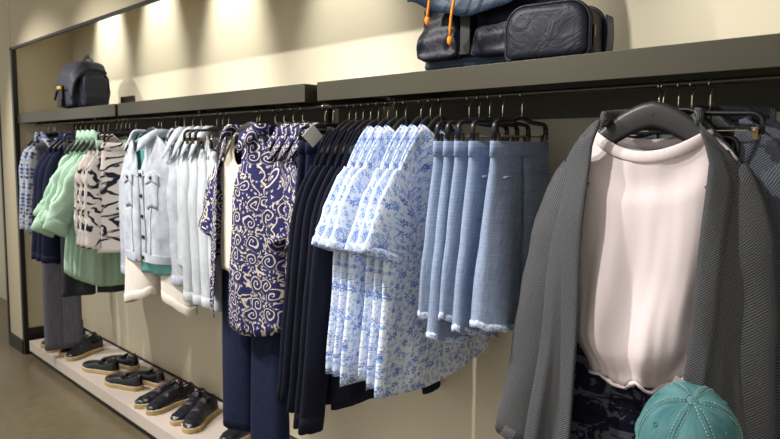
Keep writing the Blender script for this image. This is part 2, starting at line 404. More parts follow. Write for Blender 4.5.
# ------------------------------------------------------------------ garments
class Body:
    """draped garment body: x shoulder to shoulder, front towards -y, rail centre at the origin"""
    def __init__(s, nw=.085, sw=.21, hw=.235, L=.72, z0=-.084, drop=.085, nf=.07, nb=.012, th=.02, xo=0., hem=None, fold=.012, kf=9., seed=0.,
                 yo=0., nring=.035, tht=.012, pull=0., hemwave=.006, nx=34, nr=30, diag=0., crump=0.):
        s.__dict__.update(locals()); del s.__dict__['s']
    def ztop(s, x, front):
        ax = abs(x)
        if ax < s.nw:
            q = 1 - (ax / s.nw) ** 2
            return s.z0 - (s.nf if front else s.nb) * (q if front else q)
        return s.z0 - s.drop * min(1.1, (ax - s.nw) / (s.sw - s.nw)) ** 1.25
    def width(s, v): return lerp(s.sw, interp(s.hw, v), sm(min(1, v / .28))) if v < .28 else interp(s.hw, v)
    def point(s, q, v, front):
        """q in -1..1 across the panel, v 0 top .. 1 hem"""
        w = s.width(v); x = q * w
        xt = q * s.sw
        zt = s.ztop(xt, front); zb = s.z0 - s.L + (s.hem(q, front) if s.hem else 0.)
        zb += s.hemwave * nz(q * 4 + s.seed, 3.3, 1. if front else 5.)
        z = lerp(zt, zb, v)
        th = lerp(s.tht, interp(s.th, v), sm(v / .22))
        prof = max(0., 1 - abs(q) ** 2.6) ** .55
        if abs(xt) < s.nw: th += s.nring * (1 - (xt / s.nw) ** 2) * (1 - sm(v / .16))
        side = -1 if front else 1
        amp = s.fold * (.15 + .85 * sm((v - .05) / .8))
        ph = s.seed * 7.3 + (0 if front else 2.1)
        f = .55 * math.sin(q * s.kf + ph + .5 * v + s.diag * v * v) + .9 * nz(q * s.kf * .45 + ph, v * 1.1 + s.seed, 0.) + .35 * nz(q * s.kf * 1.1 + ph, v * 2.6, 9.)
        y = side * th * prof + amp * f * (.35 + .65 * prof)
        if s.crump: y += s.crump * prof * (nz(x * 16 + s.seed, z * 19, side) + .6 * nz(x * 34, z * 30 + s.seed, side * 3)) * sm(v / .1)
        x += .25 * amp * nz(v * 3 + s.seed, q * 2, 4.)
        return Vector((x, y + s.yo, z)), (x, z)
    def build(s, mat, parent, name='body', solid=.003):
        b = MB(); rows = []; uvs = []
        n = s.nx
        for j in range(s.nr + 1):
            v = (j / s.nr) ** 1.15; row = []; uv = []
            w = s.width(v)
            o_r, o_l = [min(.95, (k(v) if callable(k) else interp(k, v)) / w) for k in (s.xo if isinstance(s.xo, tuple) else (s.xo, s.xo))]
            for i in range(n // 2 + 1):
                q = lerp(o_r, 1, (i / (n // 2)) ** .8); p, u = s.point(q, v, True); row.append(p); uv.append((u[0], u[1]))
            for i in range(1, n + 1):
                q = lerp(1, -1, i / n); p, u = s.point(q, v, False); row.append(p); uv.append((2 * w - u[0] + .013, u[1]))
            for i in range(1, n // 2 + 1):
                q = lerp(-1, -o_l, (i / (n // 2)) ** 1.25); p, u = s.point(q, v, True); row.append(p); uv.append((u[0] + 4 * w, u[1]))
            rows.append(row); uvs.append(uv)
        b.grid(rows, uvs, closed=False, flip=True)
        return b.build(name, mat, parent, solid=solid, weld=True)
    def strip(s, mat, parent, name, q0, q1, v0=0., v1=1., out=.004, m=14, front=True):
        """thin band that lies on the panel between two across-positions (functions of v or numbers)"""
        b = MB(); rows = []; uvs = []
        for j in range(m + 1):
            v = lerp(v0, v1, j / m); a = q0(v) if callable(q0) else q0; c = q1(v) if callable(q1) else q1
            r = []; u = []
            for k in range(5):
                p, uv = s.point(lerp(a, c, k / 4), v, front); p.y += (-out if front else out); r.append(p); u.append(uv)
            rows.append(r); uvs.append(u)
        b.grid(rows, uvs, flip=True); return b.build(name, mat, parent, solid=.003)

def sleeve(parent, mat, side, B, length=.5, r0=.075, r1=.05, a0=40., a1=4., ry=.45, ry1=None, wr=.006, seed=0., cuff=None, cuffmat=None, bell=0., fwd=0., label=None, rate=3.2):
    """sleeve of a garment; side +1 or -1, a0/a1: angle from the vertical at the shoulder and below"""
    n = 18; m = 20; rows = []; uvs = []; ps = []
    zs = B.ztop(B.sw, True)
    rr0 = r0
    c = Vector((side * (B.sw + .004 - rr0 * .96 * math.cos(R(a0))), B.yo, zs + .004 - rr0 * .96 * math.sin(R(a0))))
    L = 0; prevang = R(a0)
    ry1 = ry if ry1 is None else ry1
    b = MB(); pp = c.copy()
    for j in range(m + 1):
        t = j / m; ang = lerp(R(a0), R(a1), sm(t * rate))
        if j: pp = pp + Vector((side * math.sin(ang), fwd * t, -math.cos(ang))) * (length / m)
        rx = lerp(r0, r1, t) + bell * t * t; rY = rx * lerp(ry, ry1, t) * lerp(.55, 1, sm(t / .3))
        ax = Vector((math.cos(ang) * side, 0, math.sin(ang)))
        row = []; uv = []
        for i in range(n):
            th = 2 * PI * i / n
            k = 1 + wr / .05 * (.7 * nz(math.cos(th) * 1.3 + seed, math.sin(th) * 1.3 + side * 3, t * 5.) + .5 * nz(math.cos(th) * 2 + seed, t * 11., 7.))
            ce = math.cos(th); se = math.sin(th)
            kk = k * (lerp(.05, 1, sm(t / .35)) if ce < 0 else 1)
            p = pp + ax * (ce * rx * kk) + Vector((0, 1, 0)) * (se * rY * k)
            row.append(p); uv.append((i / n * 2.6 * (rx + rY) + side * .6, -t * length + .1))
        rows.append(row); uvs.append(uv); ps.append((pp.copy(), ax, rx, rY))
    b.grid(rows, uvs, closed=True, flip=side > 0)
    o = b.build('sleeve', mat, parent, solid=.003, label=label)
    if cuff:
        h, fat = cuff; b = MB(); rows = []
        pe, ax, rx, rY = ps[-1]; d = (ps[-1][0] - ps[-2][0]).normalized()
        for k, (dz, g) in enumerate(((-h, 0), (-h, fat), (-h * .5, fat * 1.15), (-.002, fat), (.003, 0), (.001, -.003))):
            rows.append([pe + d * dz + ax * (math.cos(2 * PI * i / n) * (rx + g)) + Vector((0, 1, 0)) * (math.sin(2 * PI * i / n) * (rY + g)) + Vector((0, 0, .004 * nz(i * .9 + seed, k * 1.3, side))) for i in range(n)])
        b.grid(rows, None, closed=True, flip=side > 0); b.build('cuff', cuffmat or mat, o)
    return o

def collar(parent, mat, B, stand=.028, fall=.045, gap=.12, lift=0., spread=.020, label=None):
    """folded shirt collar round the neck of body B"""
    b = MB(); rows = []; n = 30
    for i in range(n + 1):
        t = i / n; a = lerp(-PI / 2 + gap, 1.5 * PI - gap, t)      # front opening at -90 degrees
        cx, cy = math.cos(a), math.sin(a)
        x = B.nw * 1.02 * cx; front = cy < 0
        zt = B.ztop(x, front) if abs(x) < B.nw else B.z0
        y = cy * (B.nring + B.tht + .006) + B.yo
        tip = sm((abs(t - .5) - .36) / .14)
        base = Vector((x, y, zt - .004)); n_ = Vector((cx * .8, cy * .9, 0))
        st = base + Vector((0, 0, stand * (1 - .35 * tip))) + n_ * .003
        mid = st + n_ * (spread * .45) + Vector((0, 0, .003))
        fl = st + n_ * (spread + .012 * tip) + Vector((cx * .018 * tip, -.006 * tip, -(stand * .8 + fall * .45 + fall * .55 * tip)))
        rows.append([base, base.lerp(st, .5), st, mid, mid.lerp(fl, .5), fl])
    b.grid(rows); return b.build('collar', mat, parent, solid=.003, label=label)

def neck_band(parent, mat, B, r=.007, flat=2.0, name='neck_band', front_only=False):
    b = MB(); pts = []
    for i in range(41):
        a = 2 * PI * i / 40; x = B.nw * math.cos(a); fr = math.sin(a) < 0
        z = B.ztop(x * .999, fr); y = math.sin(a) * (B.nring + B.tht) * max(.0, 1 - 0 * abs(math.cos(a))) + B.yo
        pts.append((x, y * 1.02, z))
    b.tube(pts, r * .45, 8, flat, up=(0, 0, 1), cap=False); return b.build(name, mat, parent)

def button(parent, B, q, v, mat, r=.007, out=.006):
    p, _ = B.point(q, v, True); b = MB()
    b.tube([(p.x, p.y - out, p.z), (p.x, p.y - out - .004, p.z)], r, 10); return b.build('button', mat, parent)

def trousers(X, rz, label, name, mat, L=.6, wt=.17, wh=.11, th=.02, thh=None, zt=-.133, cat='trousers', group=None, cuff=None, cuffmat=None, seed=0., fold=.008,
             splay=.0, gap=.006, slant=0., pockets=True, tilt=0., dl=(0., 0.), yo=0., rise=.27, lab_cuff=None):
    """trousers or shorts that hang by the waist; two legs, waistband, pockets, turn-ups"""
    t = empty(name, (X, RY, RZ), rz, label, cat, group, 0, tilt)
    thh = thh or th; n = 20; m = 30
    def leg(side):
        rows = []; uvs = []; LL = L + dl[(side + 1) // 2]
        for j in range(m + 1):
            v = j / m; z = zt - v * LL; k = rise / L
            w = lerp(wt / 2, wh, sm(v / .9)); cx = side * (lerp(wt / 2, max(wh * .98, wt / 2), sm(v / k) if v < k else 1) + splay * max(0, v - k) + .002)
            if v > k: cx += side * gap * sm((v - k) / .2)
            d = lerp(.010, lerp(th, thh, v), sm(v / .25)); row = []; uv = []
            for i in range(n):
                a = 2 * PI * i / n; ce, se = math.cos(a), math.sin(a)
                ce2 = math.copysign(abs(ce) ** .75, ce); se2 = math.copysign(abs(se) ** .75, se)
                f = fold * (.2 + .8 * v) * (nz(ce * 2.2 + seed + side * 2, v * 1.8, se * 1.5) + .5 * math.sin(3 * a + seed + side) * (.3 + v))
                x = cx + ce2 * w; y = se2 * (d + f) + yo
                inner = -side * ce
                if inner > .6 and v < k: x = side * .001
                row.append((x, y, z + .004 * nz(i * .7 + seed, v * 3.) * v - slant * ce * side * w * v * v)); uv.append((i / n * 2.4 * (w + d) + side * .4, z))
            rows.append(row); uvs.append(uv)
        b = MB(); b.grid(rows, uvs, closed=True, flip=True); o = b.build('leg', mat, t, solid=.003)
        if cuff:
            b = MB(); rr = []; uu = []
            for dz, g in ((cuff, .001), (cuff, .0035), (cuff * .5, .0045), (0, .0035), (-.003, .001), (.0, -.002)):
                base = rows[-1]; c = Vector((sum(p[0] for p in base) / n, sum(p[1] for p in base) / n, 0))
                r_ = []
                for i, p in enumerate(base):
                    q = Vector((p[0], p[1], 0)) - c; q2 = c + q * (1 + g / max(.01, q.length)); r_.append((q2.x, q2.y, p[2] + dz + .012 * nz(i * .5 + seed, side * 3.)))
                rr.append(r_); uu.append([(i * .02, dz * 2 + g * 3) for i in range(n)])
            b.grid(rr, uu, closed=True); b.build('turn_up', cuffmat or mat, o, label=lab_cuff)
    for s in (-1, 1): leg(s)
    b = MB(); rows = []
    for dz, g in ((.004, .002), (.004, .005), (-.036, .006), (-.038, .002)):
        rows.append([(math.copysign(abs(math.cos(a)) ** .7, math.cos(a)) * (wt + .003 + g), math.copysign(abs(math.sin(a)) ** .7, math.sin(a)) * (.011 + g) + yo, zt + dz) for a in [2 * PI * i / 36 for i in range(36)]])
    b.grid(rows, None, closed=True, flip=True); b.build('waistband', mat, t)
    if pockets:
        for s in (-1, 1):
            b = MB(); pts = [(s * lerp(wt * .32, wt * .86, k / 6), -.0165 - .010 * sm(.3) + yo - .006, zt - .085 - .006 * k / 6) for k in range(7)]
            b.tube(pts, .0045, 6, .8); b.build('pocket', mat, t)
    return t

def shirt(X, rz, label, name, mat, cat, group=None, body=None, slv=None, col_=None, plk=True, btn=None, tilt=0., seed=0., band=False, pockets=0, hemband=0., yo=0., wide_sw=None):
    t = empty(name, (X, RY, RZ), rz, label, cat, group, 0, tilt)
    kw = dict(seed=seed, yo=yo); kw.update(body or {}); B = Body(**kw)
    B.build(mat, t)
    if slv:
        for s in (-1, 1): sleeve(t, mat, s, B, seed=seed + s, **slv)
    if col_ is not None: collar(t, mat, B, **col_)
    if band: neck_band(t, mat, B)
    if plk: B.strip(mat, t, 'placket', -.07, .07, .05, .995)
    if btn:
        for k in range(btn[0]): button(t, B, 0., lerp(.09, .92, k / (btn[0] - 1)), btn[1])
    return t, B
# ------------------------------------------------------------------ clothes, from the far end to the camera
random.seed(4)
ORD = ['first', 'second', 'third', 'fourth', 'fifth', 'sixth']

# far end: blue and white print shirts
for k, (X, lb) in enumerate(((-4.93, 'furthest along the rail'), (-4.82, 'just behind the navy jackets'))):
    shirt(X, 88 + 3 * k, 'blue and white print shirt ' + lb, 'print_shirt', M['checkp'], 'shirt', 'blue and white print shirts at the far end',
          dict(hw=.15, sw=.14, L=.66, th=.022, seed=k + 1., nw=.07), dict(length=.52, r0=.06, r1=.045, a0=30, a1=4, ry=.5), dict(), seed=k)
    top_hanger(X, 88 + 3 * k, 'black hanger inside the blue and white print shirt ' + lb, .135)
# grey trousers
clip_hanger(-4.80, 78, 'clip hanger with the grey trousers at the far end', .11)
trousers(-4.80, 78, 'mid grey straight trousers hanging to the plinth below the far navy jackets', 'grey_trousers', M['greyt'], L=1.39, wt=.115, wh=.066, th=.02, thh=.034, gap=-.016, seed=3., fold=.006, cat='trousers', yo=-.02)
# navy jackets
for k, X in enumerate((-4.42, -4.34, -4.26)):
    lb = ('navy jacket furthest from the camera of its three', 'navy jacket in the middle of its three', 'navy jacket right behind the mint shirts')[k]
    shirt(X, 86 + 3 * k, lb + ', at the far end', 'navy_jacket', M['navy'], 'jacket', 'navy jackets at the far end',
          dict(hw=.20, sw=.175, L=.77, th=.03, seed=k * 3 + 2., fold=.014, drop=.11), dict(length=.62, r0=.075, r1=.052, a0=42, a1=5, ry=.5, cuff=(.04, .004)), dict(), btn=(5, M['button']), seed=k + 5.)
    top_hanger(X, 86 + 3 * k, 'black hanger inside the ' + lb, .165, drop=.1)
# mint shirts with rolled sleeves
for k, X in enumerate((-4.12, -4.05, -3.98, -3.91)):
    lb = ('mint green shirt with rolled sleeves next to the navy jackets', 'second mint green shirt counted from the navy jackets', 'third mint green shirt counted from the navy jackets', 'mint green shirt with rolled sleeves next to the brush print shirts')[k]
    shirt(X, 90 + 2 * k, lb, 'mint_shirt', M['mint'], 'shirt', 'mint green shirts',
          dict(hw=[(0, .16), (.5, .175), (1, .20)], sw=.152, L=.87, th=.03, seed=k * 2.7, fold=.018, crump=.008, hem=lambda q, f: .07 * abs(q) ** 3, drop=.12), dict(length=(.37, .45, .40, .43)[k], r0=.066, r1=.056, a0=50, a1=27, ry=.5, wr=.026, cuff=(.07, .010)), dict(), seed=k + 9.)
    top_hanger(X, 90 + 2 * k, 'black hanger inside the ' + lb, .165, drop=.11)
# charcoal shorts
clip_hanger(-4.17, 84, 'clip hanger with the charcoal shorts behind the mint shirts', .15)
trousers(-4.17, 84, 'charcoal loose shorts showing below the mint shirt hems', 'charcoal_shorts', M['dgrey'], L=.91, wt=.15, wh=.095, th=.02, thh=.03, seed=5., fold=.02, cat='shorts')
# brush print shirts
for k, X in enumerate((-3.79, -3.73, -3.67)):
    lb = ('white shirt with black brush strokes beside the mint shirts', 'white shirt with black brush strokes between its two twins', 'white shirt with black brush strokes nearest the bleached denim jackets')[k]
    shirt(X, 92 + 2 * k, lb, 'brush_print_shirt', M['brush2' if k == 1 else 'brush'], 'shirt', 'brush stroke print shirts',
          dict(hw=[(0, .19), (.6, .21), (1, .19)], sw=.17, L=.56, th=.03, seed=k * 4.1, fold=.016, crump=.006, drop=.11), dict(length=.46, r0=.085, r1=.07, a0=42, a1=3, ry=.5, wr=.01), None, seed=k + 2., plk=False, band=True)
    top_hanger(X, 92 + 2 * k, 'black hanger inside the ' + lb, .16, big=1.25, drop=.1)
# folded mint piece and brush print culottes on clip hangers
clip_hanger(-3.62, 62, 'clip hanger with the small mint piece beside the brush print shirts', .16)
trousers(-3.62, 62, 'pale mint shorts clipped up behind the brush print culottes', 'mint_shorts', M['mint'], L=.42, wt=.165, wh=.1, th=.02, seed=8., zt=-.12, cat='shorts', pockets=False)
clip_hanger(-3.54, 60, 'clip hanger with the brush print culottes', .16)
trousers(-3.54, 60, 'white culottes with black brush strokes hanging behind the bleached denim jacket', 'brush_print_culottes', M['brush'], L=.58, wt=.17, wh=.105, th=.02, thh=.03, seed=11., cat='culottes', pockets=False)

# bleached denim jackets: the dressed one in front
X = -3.27; rz = 8
top_hanger(X, rz, 'black hanger that holds the front bleached denim jacket and teal tee', .17, big=1.35, drop=.09, yo=-.035)
t = empty('teal_tee', (X, RY, RZ), rz, 'teal tee worn inside the front bleached denim jacket', 'tee')
B = Body(hw=.19, sw=.165, L=.69, th=.045, yo=-.045, seed=3.3, nf=.06, z0=-.092); B.build(M['teal'], t); neck_band(t, M['teal'], B)
t = empty('denim_jacket', (X, RY, RZ), rz, 'bleached denim jacket with chest pockets and dark buttons over a teal tee', 'jacket', 'bleached denim jackets')
B = Body(hw=[(0, .215), (.5, .235), (.9, .225), (1, .215)], sw=.2, drop=.10, L=.64, th=.065, xo=[(0, .05), (.28, .008), (1, .006)], yo=-.05, seed=1.7, fold=.013, crump=.005, nf=.05, nring=.05, tht=.03)
B.build(M['denim'], t, solid=.004)
for s in (-1, 1): sleeve(t, M['denim'], s, B, .60, .085, .052, 40, 4, .55, wr=.009, seed=3. + s, cuff=(.045, .005))
collar(t, M['denim'], B, .022, .042, .42, spread=.02)
B.strip(M['denim'], t, 'placket', .01, .13, .22, .99, out=.006)
B.strip(M['denim'], t, 'waistband', .03, .99, .925, .998, out=.006); B.strip(M['denim'], t, 'waistband', -.99, -.03, .925, .998, out=.006)
for s in (-1, 1):
    B.strip(M['denim'], t, 'pocket_flap', s * .24, s * .66, .285, .36, out=.009, m=5)
    B.strip(M['denim'], t, 'pocket', s * .27, s * .63, .35, .56, out=.005, m=6)
    B.strip(M['denim2'], t, 'seam', s * .36, s * .40, .56, .93, out=.005); B.strip(M['denim2'], t, 'seam', s * .03, s * .98, .272, .283, out=.005, m=3)
    button(t, B, s * .45, .335, M['button'], .009, .011)
for k in range(5): button(t, B, .06, lerp(.26, .96, k / 4), M['button'], .010, .010)
clip_hanger(-3.24, 14, 'clip hanger with the cream shorts under the teal tee', .15, yo=.01)
trousers(-3.24, 14, 'cream bermuda shorts with turn-ups below the front bleached denim jacket', 'cream_shorts', M['cream'], L=.80, wt=.165, wh=.108, th=.022, thh=.05, seed=2.2, fold=.012, cuff=.045, splay=.05, slant=.35, cat='shorts', yo=-.035)
for k, X in enumerate((-3.09, -3.00, -2.92, -2.84)):
    lb = '%s plain bleached denim jacket behind the buttoned one' % ORD[k]
    t = empty('denim_jacket', (X, RY, RZ), -17, lb, 'jacket', 'bleached denim jackets')
    B = Body(hw=.205, sw=.19, drop=.09, L=.63, th=.026, yo=.012, seed=6.1 + k, fold=.008, crump=.003, xo=.004, nring=.03); B.build(M['denim2'], t)
    for s in (-1, 1): sleeve(t, M['denim2'], s, B, .66, .08, .052, 40, 3, .5, wr=.008, seed=7. + s + k, cuff=(.045, .005))
    collar(t, M['denim2'], B, .03, .05, .2)
    B.strip(M['denim2'], t, 'waistband', -.99, .99, .925, .998, out=.004)
    top_hanger(X, -17, 'black hanger inside the ' + lb, .17, big=1.2, drop=.085, yo=.012)
# empty clip hangers between the jackets and the paisley shirts
for k, X in enumerate((-2.70, -2.65, -2.60)):
    clip_hanger(X, 66, 'empty black clip hanger, ' + ('nearest the denim jackets', 'between its two twins', 'nearest the front paisley shirt')[k], .14)

# navy paisley shirts: the dressed one in front
X = -2.36; rz = 6
top_hanger(X, rz, 'broad black hanger that holds the front paisley shirt and cream tee', .18, drop=.11, big=1.6, yo=-.045)
clip_hanger(-2.38, rz, 'clip hanger with the navy trousers under the front paisley shirt', .165, zb=-.10)
trousers(-2.36, rz, 'long straight navy trousers hanging below the front paisley shirt', 'navy_trousers', M['navytrouser'], L=1.21, wt=.155, wh=.095, th=.03, thh=.05, zt=-.16, seed=14., fold=.012, cat='trousers', yo=-.04, dl=(-.03, .08))
t = empty('cream_tee', (X, RY, RZ), rz, 'cream v-neck tee worn inside the front paisley shirt', 'tee')
B = Body(hw=.17, sw=.15, L=.56, th=.055, yo=-.06, seed=4.4, nf=.13, nw=.075, z0=-.095, fold=.01); B.build(M['creamt'], t); neck_band(t, M['creamt'], B, .006)
t = empty('paisley_shirt', (X, RY, RZ), rz, 'open navy paisley shirt over a cream top, foremost of the paisley shirts', 'shirt', 'navy paisley shirts')
xr = [(0, .06), (.1, .045), (.3, .01), (1, -.045)]; xl = [(0, .075), (.1, .095), (.5, .11), (1, .13)]
B = Body(hw=[(0, .2), (.5, .225), (1, .245)], sw=.185, drop=.12, L=.80, th=.085, yo=-.06, seed=2.9, fold=.016, nf=.04, nring=.045, tht=.035, xo=(xr, xl), hem=lambda q, f: .06 * abs(q) ** 3 - .03 * q)
B.build(M['paisley'], t)
for s in (-1, 1): sleeve(t, M['paisley'], s, B, .27, .09, .085, 44, 18, .62, wr=.008, seed=1. + s, cuff=(.02, .003), bell=.01)
collar(t, M['paisley'], B, .028, .05, .55, spread=.026)
for k, X in enumerate((-2.25, -2.19, -2.13, -2.07)):
    lb = '%s closed navy paisley shirt behind the open one' % ORD[k]
    shirt(X, -20, lb, 'paisley_shirt', M['paisley'], 'shirt', 'navy paisley shirts',
          dict(hw=[(0, .2), (1, .225)], sw=.185, drop=.12, L=.80, yo=.02, th=.022, seed=k * 3.9 + 1, fold=.010), dict(length=.27, r0=.088, r1=.085, a0=44, a1=16, ry=.35, wr=.006, cuff=(.02, .003)), dict(stand=.026, fall=.04), seed=k + 3., plk=False)
    top_hanger(X, -20, 'black hanger inside the ' + lb, .18, drop=.11, big=1.35, yo=.02)
# blue denim shorts with a white card on a clip hanger
clip_hanger(-1.935, 78, 'clip hanger behind the navy cardigans with no card', .10)
trousers(-1.935, 78, 'dark blue denim shorts with no card clipped behind the navy cardigans', 'denim_shorts', M['navytrouser'], L=.20, wt=.10, wh=.055, rise=.12, th=.012, seed=31., cat='shorts')
clip_hanger(-1.89, 78, 'clip hanger with blue denim shorts and a white card', .10)
trousers(-1.89, 78, 'blue denim shorts with a white card tucked in the waist', 'denim_shorts', M['navytrouser'], L=.20, wt=.10, wh=.055, rise=.12, th=.012, seed=33., cat='shorts')
b = MB(); b.box((-.028, -.0016, -.028), (.028, .0016, .028)); o = b.build('price_card', M['white'], smooth=False, loc=(-1.885, 1.455, 1.60)); o.rotation_euler = (0, R(45), R(78))
tag(o, 'small white card standing up from the blue denim shorts behind the navy cardigans', 'card')

# navy cardigans
for k, X in enumerate((-1.80, -1.765, -1.728, -1.69, -1.652)):
    lb = 'long navy cardigan, %s of five counted from the paisley shirts' % ORD[k]
    rzk = 90 + random.uniform(-2, 2); dz = (.0, .0, -.02, -.06, -.07)[k]
    shirt(X, rzk, lb, 'navy_cardigan', M['navyknit'], 'cardigan', 'navy cardigans',
          dict(hw=[(0, .19), (1, .2)], sw=.165, drop=.13, L=.85 - dz, th=.017, seed=k * 5.3, fold=.008, tht=.009, nring=.02), dict(length=.76 - dz, r0=.060, r1=.046, a0=40, a1=7, ry=.30, wr=.005, cuff=(.05, .0025)), None, seed=k + 2., plk=True)
    top_hanger(X, rzk, 'black hanger inside the ' + lb, .13, drop=.10, big=1.2)

# floral shirts
for k, X in enumerate((-1.607, -1.566, -1.525, -1.458, -1.418, -1.377)):
    lb = 'white and blue floral tunic, %s of six counted from the navy cardigans' % ORD[k]
    rzk = 91 + random.uniform(-2.5, 2.5)
    shirt(X, rzk, lb, 'floral_tunic', M['floral'], 'tunic', 'blue floral tunics',
          dict(hw=[(0, .2), (.5, .235), (1, .265)], sw=.18, drop=.13, L=.77 + (.0, .0, .02, -.02, .0, .02)[k], th=[(0, .016), (1, .02)], seed=k * 2.3 + .7, fold=.010, tht=.010, nring=.022, nf=.05, hem=lambda q, f: .05 * max(0, q)),
          dict(length=.23, r0=.082, r1=.092, a0=42, a1=18, rate=1.8, ry=.21, ry1=.17, wr=.006, cuff=(.022, .002), bell=.012), None, seed=k + 4., plk=False, band=True)
    top_hanger(X, rzk, 'black hanger inside the %s floral tunic counted from the navy cardigans' % ORD[k], .085, drop=.07, big=1.35)

# chambray shorts with printed turn-ups
for k, X in enumerate((-1.265, -1.228, -1.190, -1.145, -1.080)):
    lb = 'chambray bermuda shorts with floral turn-ups, %s of five counted from the floral tunics' % ORD[k]
    rzk = 96 if k == 4 else 93 + random.uniform(-2, 2)
    clip_hanger(X, rzk, 'black clip hanger of the %s chambray shorts counted from the floral tunics' % ORD[k], .143)
    trousers(X, rzk, lb, 'chambray_shorts', M['linen'], L=.475 + (.0, .055, .015, .03, .0)[k], wt=.148, wh=.094, th=.016, thh=.020 if k < 4 else .035, seed=k * 3.1 + 40, fold=.015, cuff=.016, cuffmat=M['floral'], cat='shorts', group='chambray shorts',
             dl=((.02, .0), (.03, .0), (.0, .02), (.02, .0), (.02, -.02))[k], rise=.25, lab_cuff='floral printed turn-up', splay=.02, slant=-(.1, .25, .15, .3, .22)[k])

# the dressed hanger nearest the camera: cardigan, tee, trousers, cap
X = -.70; rz = 9
top_hanger(X, rz, 'broad charcoal hanger that holds the grey cardigan and blush tee', .165, drop=.11, big=1.9, yo=-.05)
clip_hanger(-.69, rz, 'clip hanger with the dark leaf print trousers behind the blush tee', .16, zb=-.12)
trousers(-.69, rz, 'dark navy leaf print trousers below the blush white tee', 'leaf_print_trousers', M['leafp'], L=1.04, wt=.17, wh=.12, th=.02, thh=.04, zt=-.176, gap=-.03, seed=51., fold=.012, cat='trousers', yo=-.03)
t = empty('blush_tee', (X, RY, RZ), rz, 'blush white crew-neck tee inside the open grey cardigan', 'tee')
def tee_hem(q, f): return .008 * math.sin(q * 9 + 1) + .03 * q * q + .012 * q
B = Body(hw=[(0, .18), (.45, .185), (.8, .175), (1, .125)], sw=.178, L=.575, th=[(0, .05), (.5, .06), (.85, .07), (1, .045)], yo=-.048, seed=5.2, nf=.05, nb=.02, nw=.126, z0=-.116, drop=.05, fold=.021, kf=7.5, diag=3.4, hem=tee_hem, nx=60, nr=50, nring=.03, tht=.02)
B.build(M['tee'], t); neck_band(t, M['tee'], B, .010, 3.)
# bunched tuck at the hem
b = MB(); pts = []
for k in range(25):
    q = lerp(-.95, .95, k / 24); p, _ = B.point(q, 1., True); pts.append((p.x, p.y - .004 + .008 * nz(k * .5, 2.), p.z - .004 + .012 * nz(k * .35, 7.)))
b.tube(pts, [.004 + .007 * abs(nz(k * .8, 5.)) for k in range(25)], 10, .8); b.build('gathered_hem', M['tee'], t)

def long_cardigan(X, rz, label, mat, yo, th, xo, seed, tht=.02, front=True, L=1.0, tilt=0.):
    t = empty('grey_cardigan', (X, RY, RZ), rz, label, 'cardigan', 'grey ribbed cardigans', 0, tilt)
    B = Body(hw=[(0, .215), (.4, .235), (1, .30)], sw=.19, L=L, th=th, yo=yo, seed=seed, fold=.034 if front else .010, nf=.02, nb=.0, nw=.10, z0=-.082 if front else -.078, drop=.10 if front else .085, xo=xo, nring=.04 if front else .02, tht=tht, kf=12, nx=64, nr=50)
    B.build(mat, t, solid=.006)
    for s in (-1, 1): sleeve(t, mat, s, B, .70, .085, .060, 36, 5 if s > 0 else 11, .55 if front else .3, wr=.008, seed=seed + s, cuff=(.03, .002), fwd=-.03 if front else 0)
    xr_, xl_ = xo
    for s, tab in ((1, xr_), (-1, xl_)):
        # the doubled shawl edge down each front, continued round the back of the neck
        B.strip(mat, t, 'front_band', lambda v, s=s, tab=tab: s * min(.9, interp(tab, v) / B.width(v) - .01), lambda v, s=s, tab=tab: s * min(.95, (interp(tab, v) + .042) / B.width(v)), .012, .998, out=.008, m=40)
    b = MB(); pts = []
    for k in range(21):
        a = lerp(-.15, PI + .15, k / 20); x = B.nw * 1.03 * math.cos(a); pts.append((x, math.sin(a) * (B.nring + B.tht) * .95 + yo, B.z0 + .004 + .010 * math.sin(a)))
    b.tube(pts, .008, 10, 2.4, up=(0, 0, 1)); b.build('back_collar', mat, t)
    return t, B
long_cardigan(X, rz, 'long open grey ribbed cardigan worn over the blush white tee', M['card'], -.065, [(0, .085), (.5, .10), (1, .105)],
              ([(0, .115), (.06, .142), (.4, .135), (.65, .118), (.8, .12), (1, .13)], [(0, .095), (.06, .112), (.35, .118), (.7, .115), (1, .125)]), 1.1, tht=.062)
for k, (X2, lb) in enumerate(((-.625, 'slate grey ribbed cardigan directly behind the open one'), (-.585, 'slate grey ribbed cardigan hung last on the rail'))):
    long_cardigan(X2, 3, lb, M['card2'], .05 + .04 * k, .02, ([(0, .09), (.2, .05), (1, .02)], [(0, .09), (.2, .05), (1, .02)]), 8.1 + 3 * k, .012, False, .96)
    top_hanger(X2, 3, 'black hanger inside the ' + lb, .12, drop=.085, big=1.5, yo=.05 + .04 * k)
clip_hanger(-.655, 4, 'empty black clip hanger between the two slate grey cardigans', .175, zb=-.07)
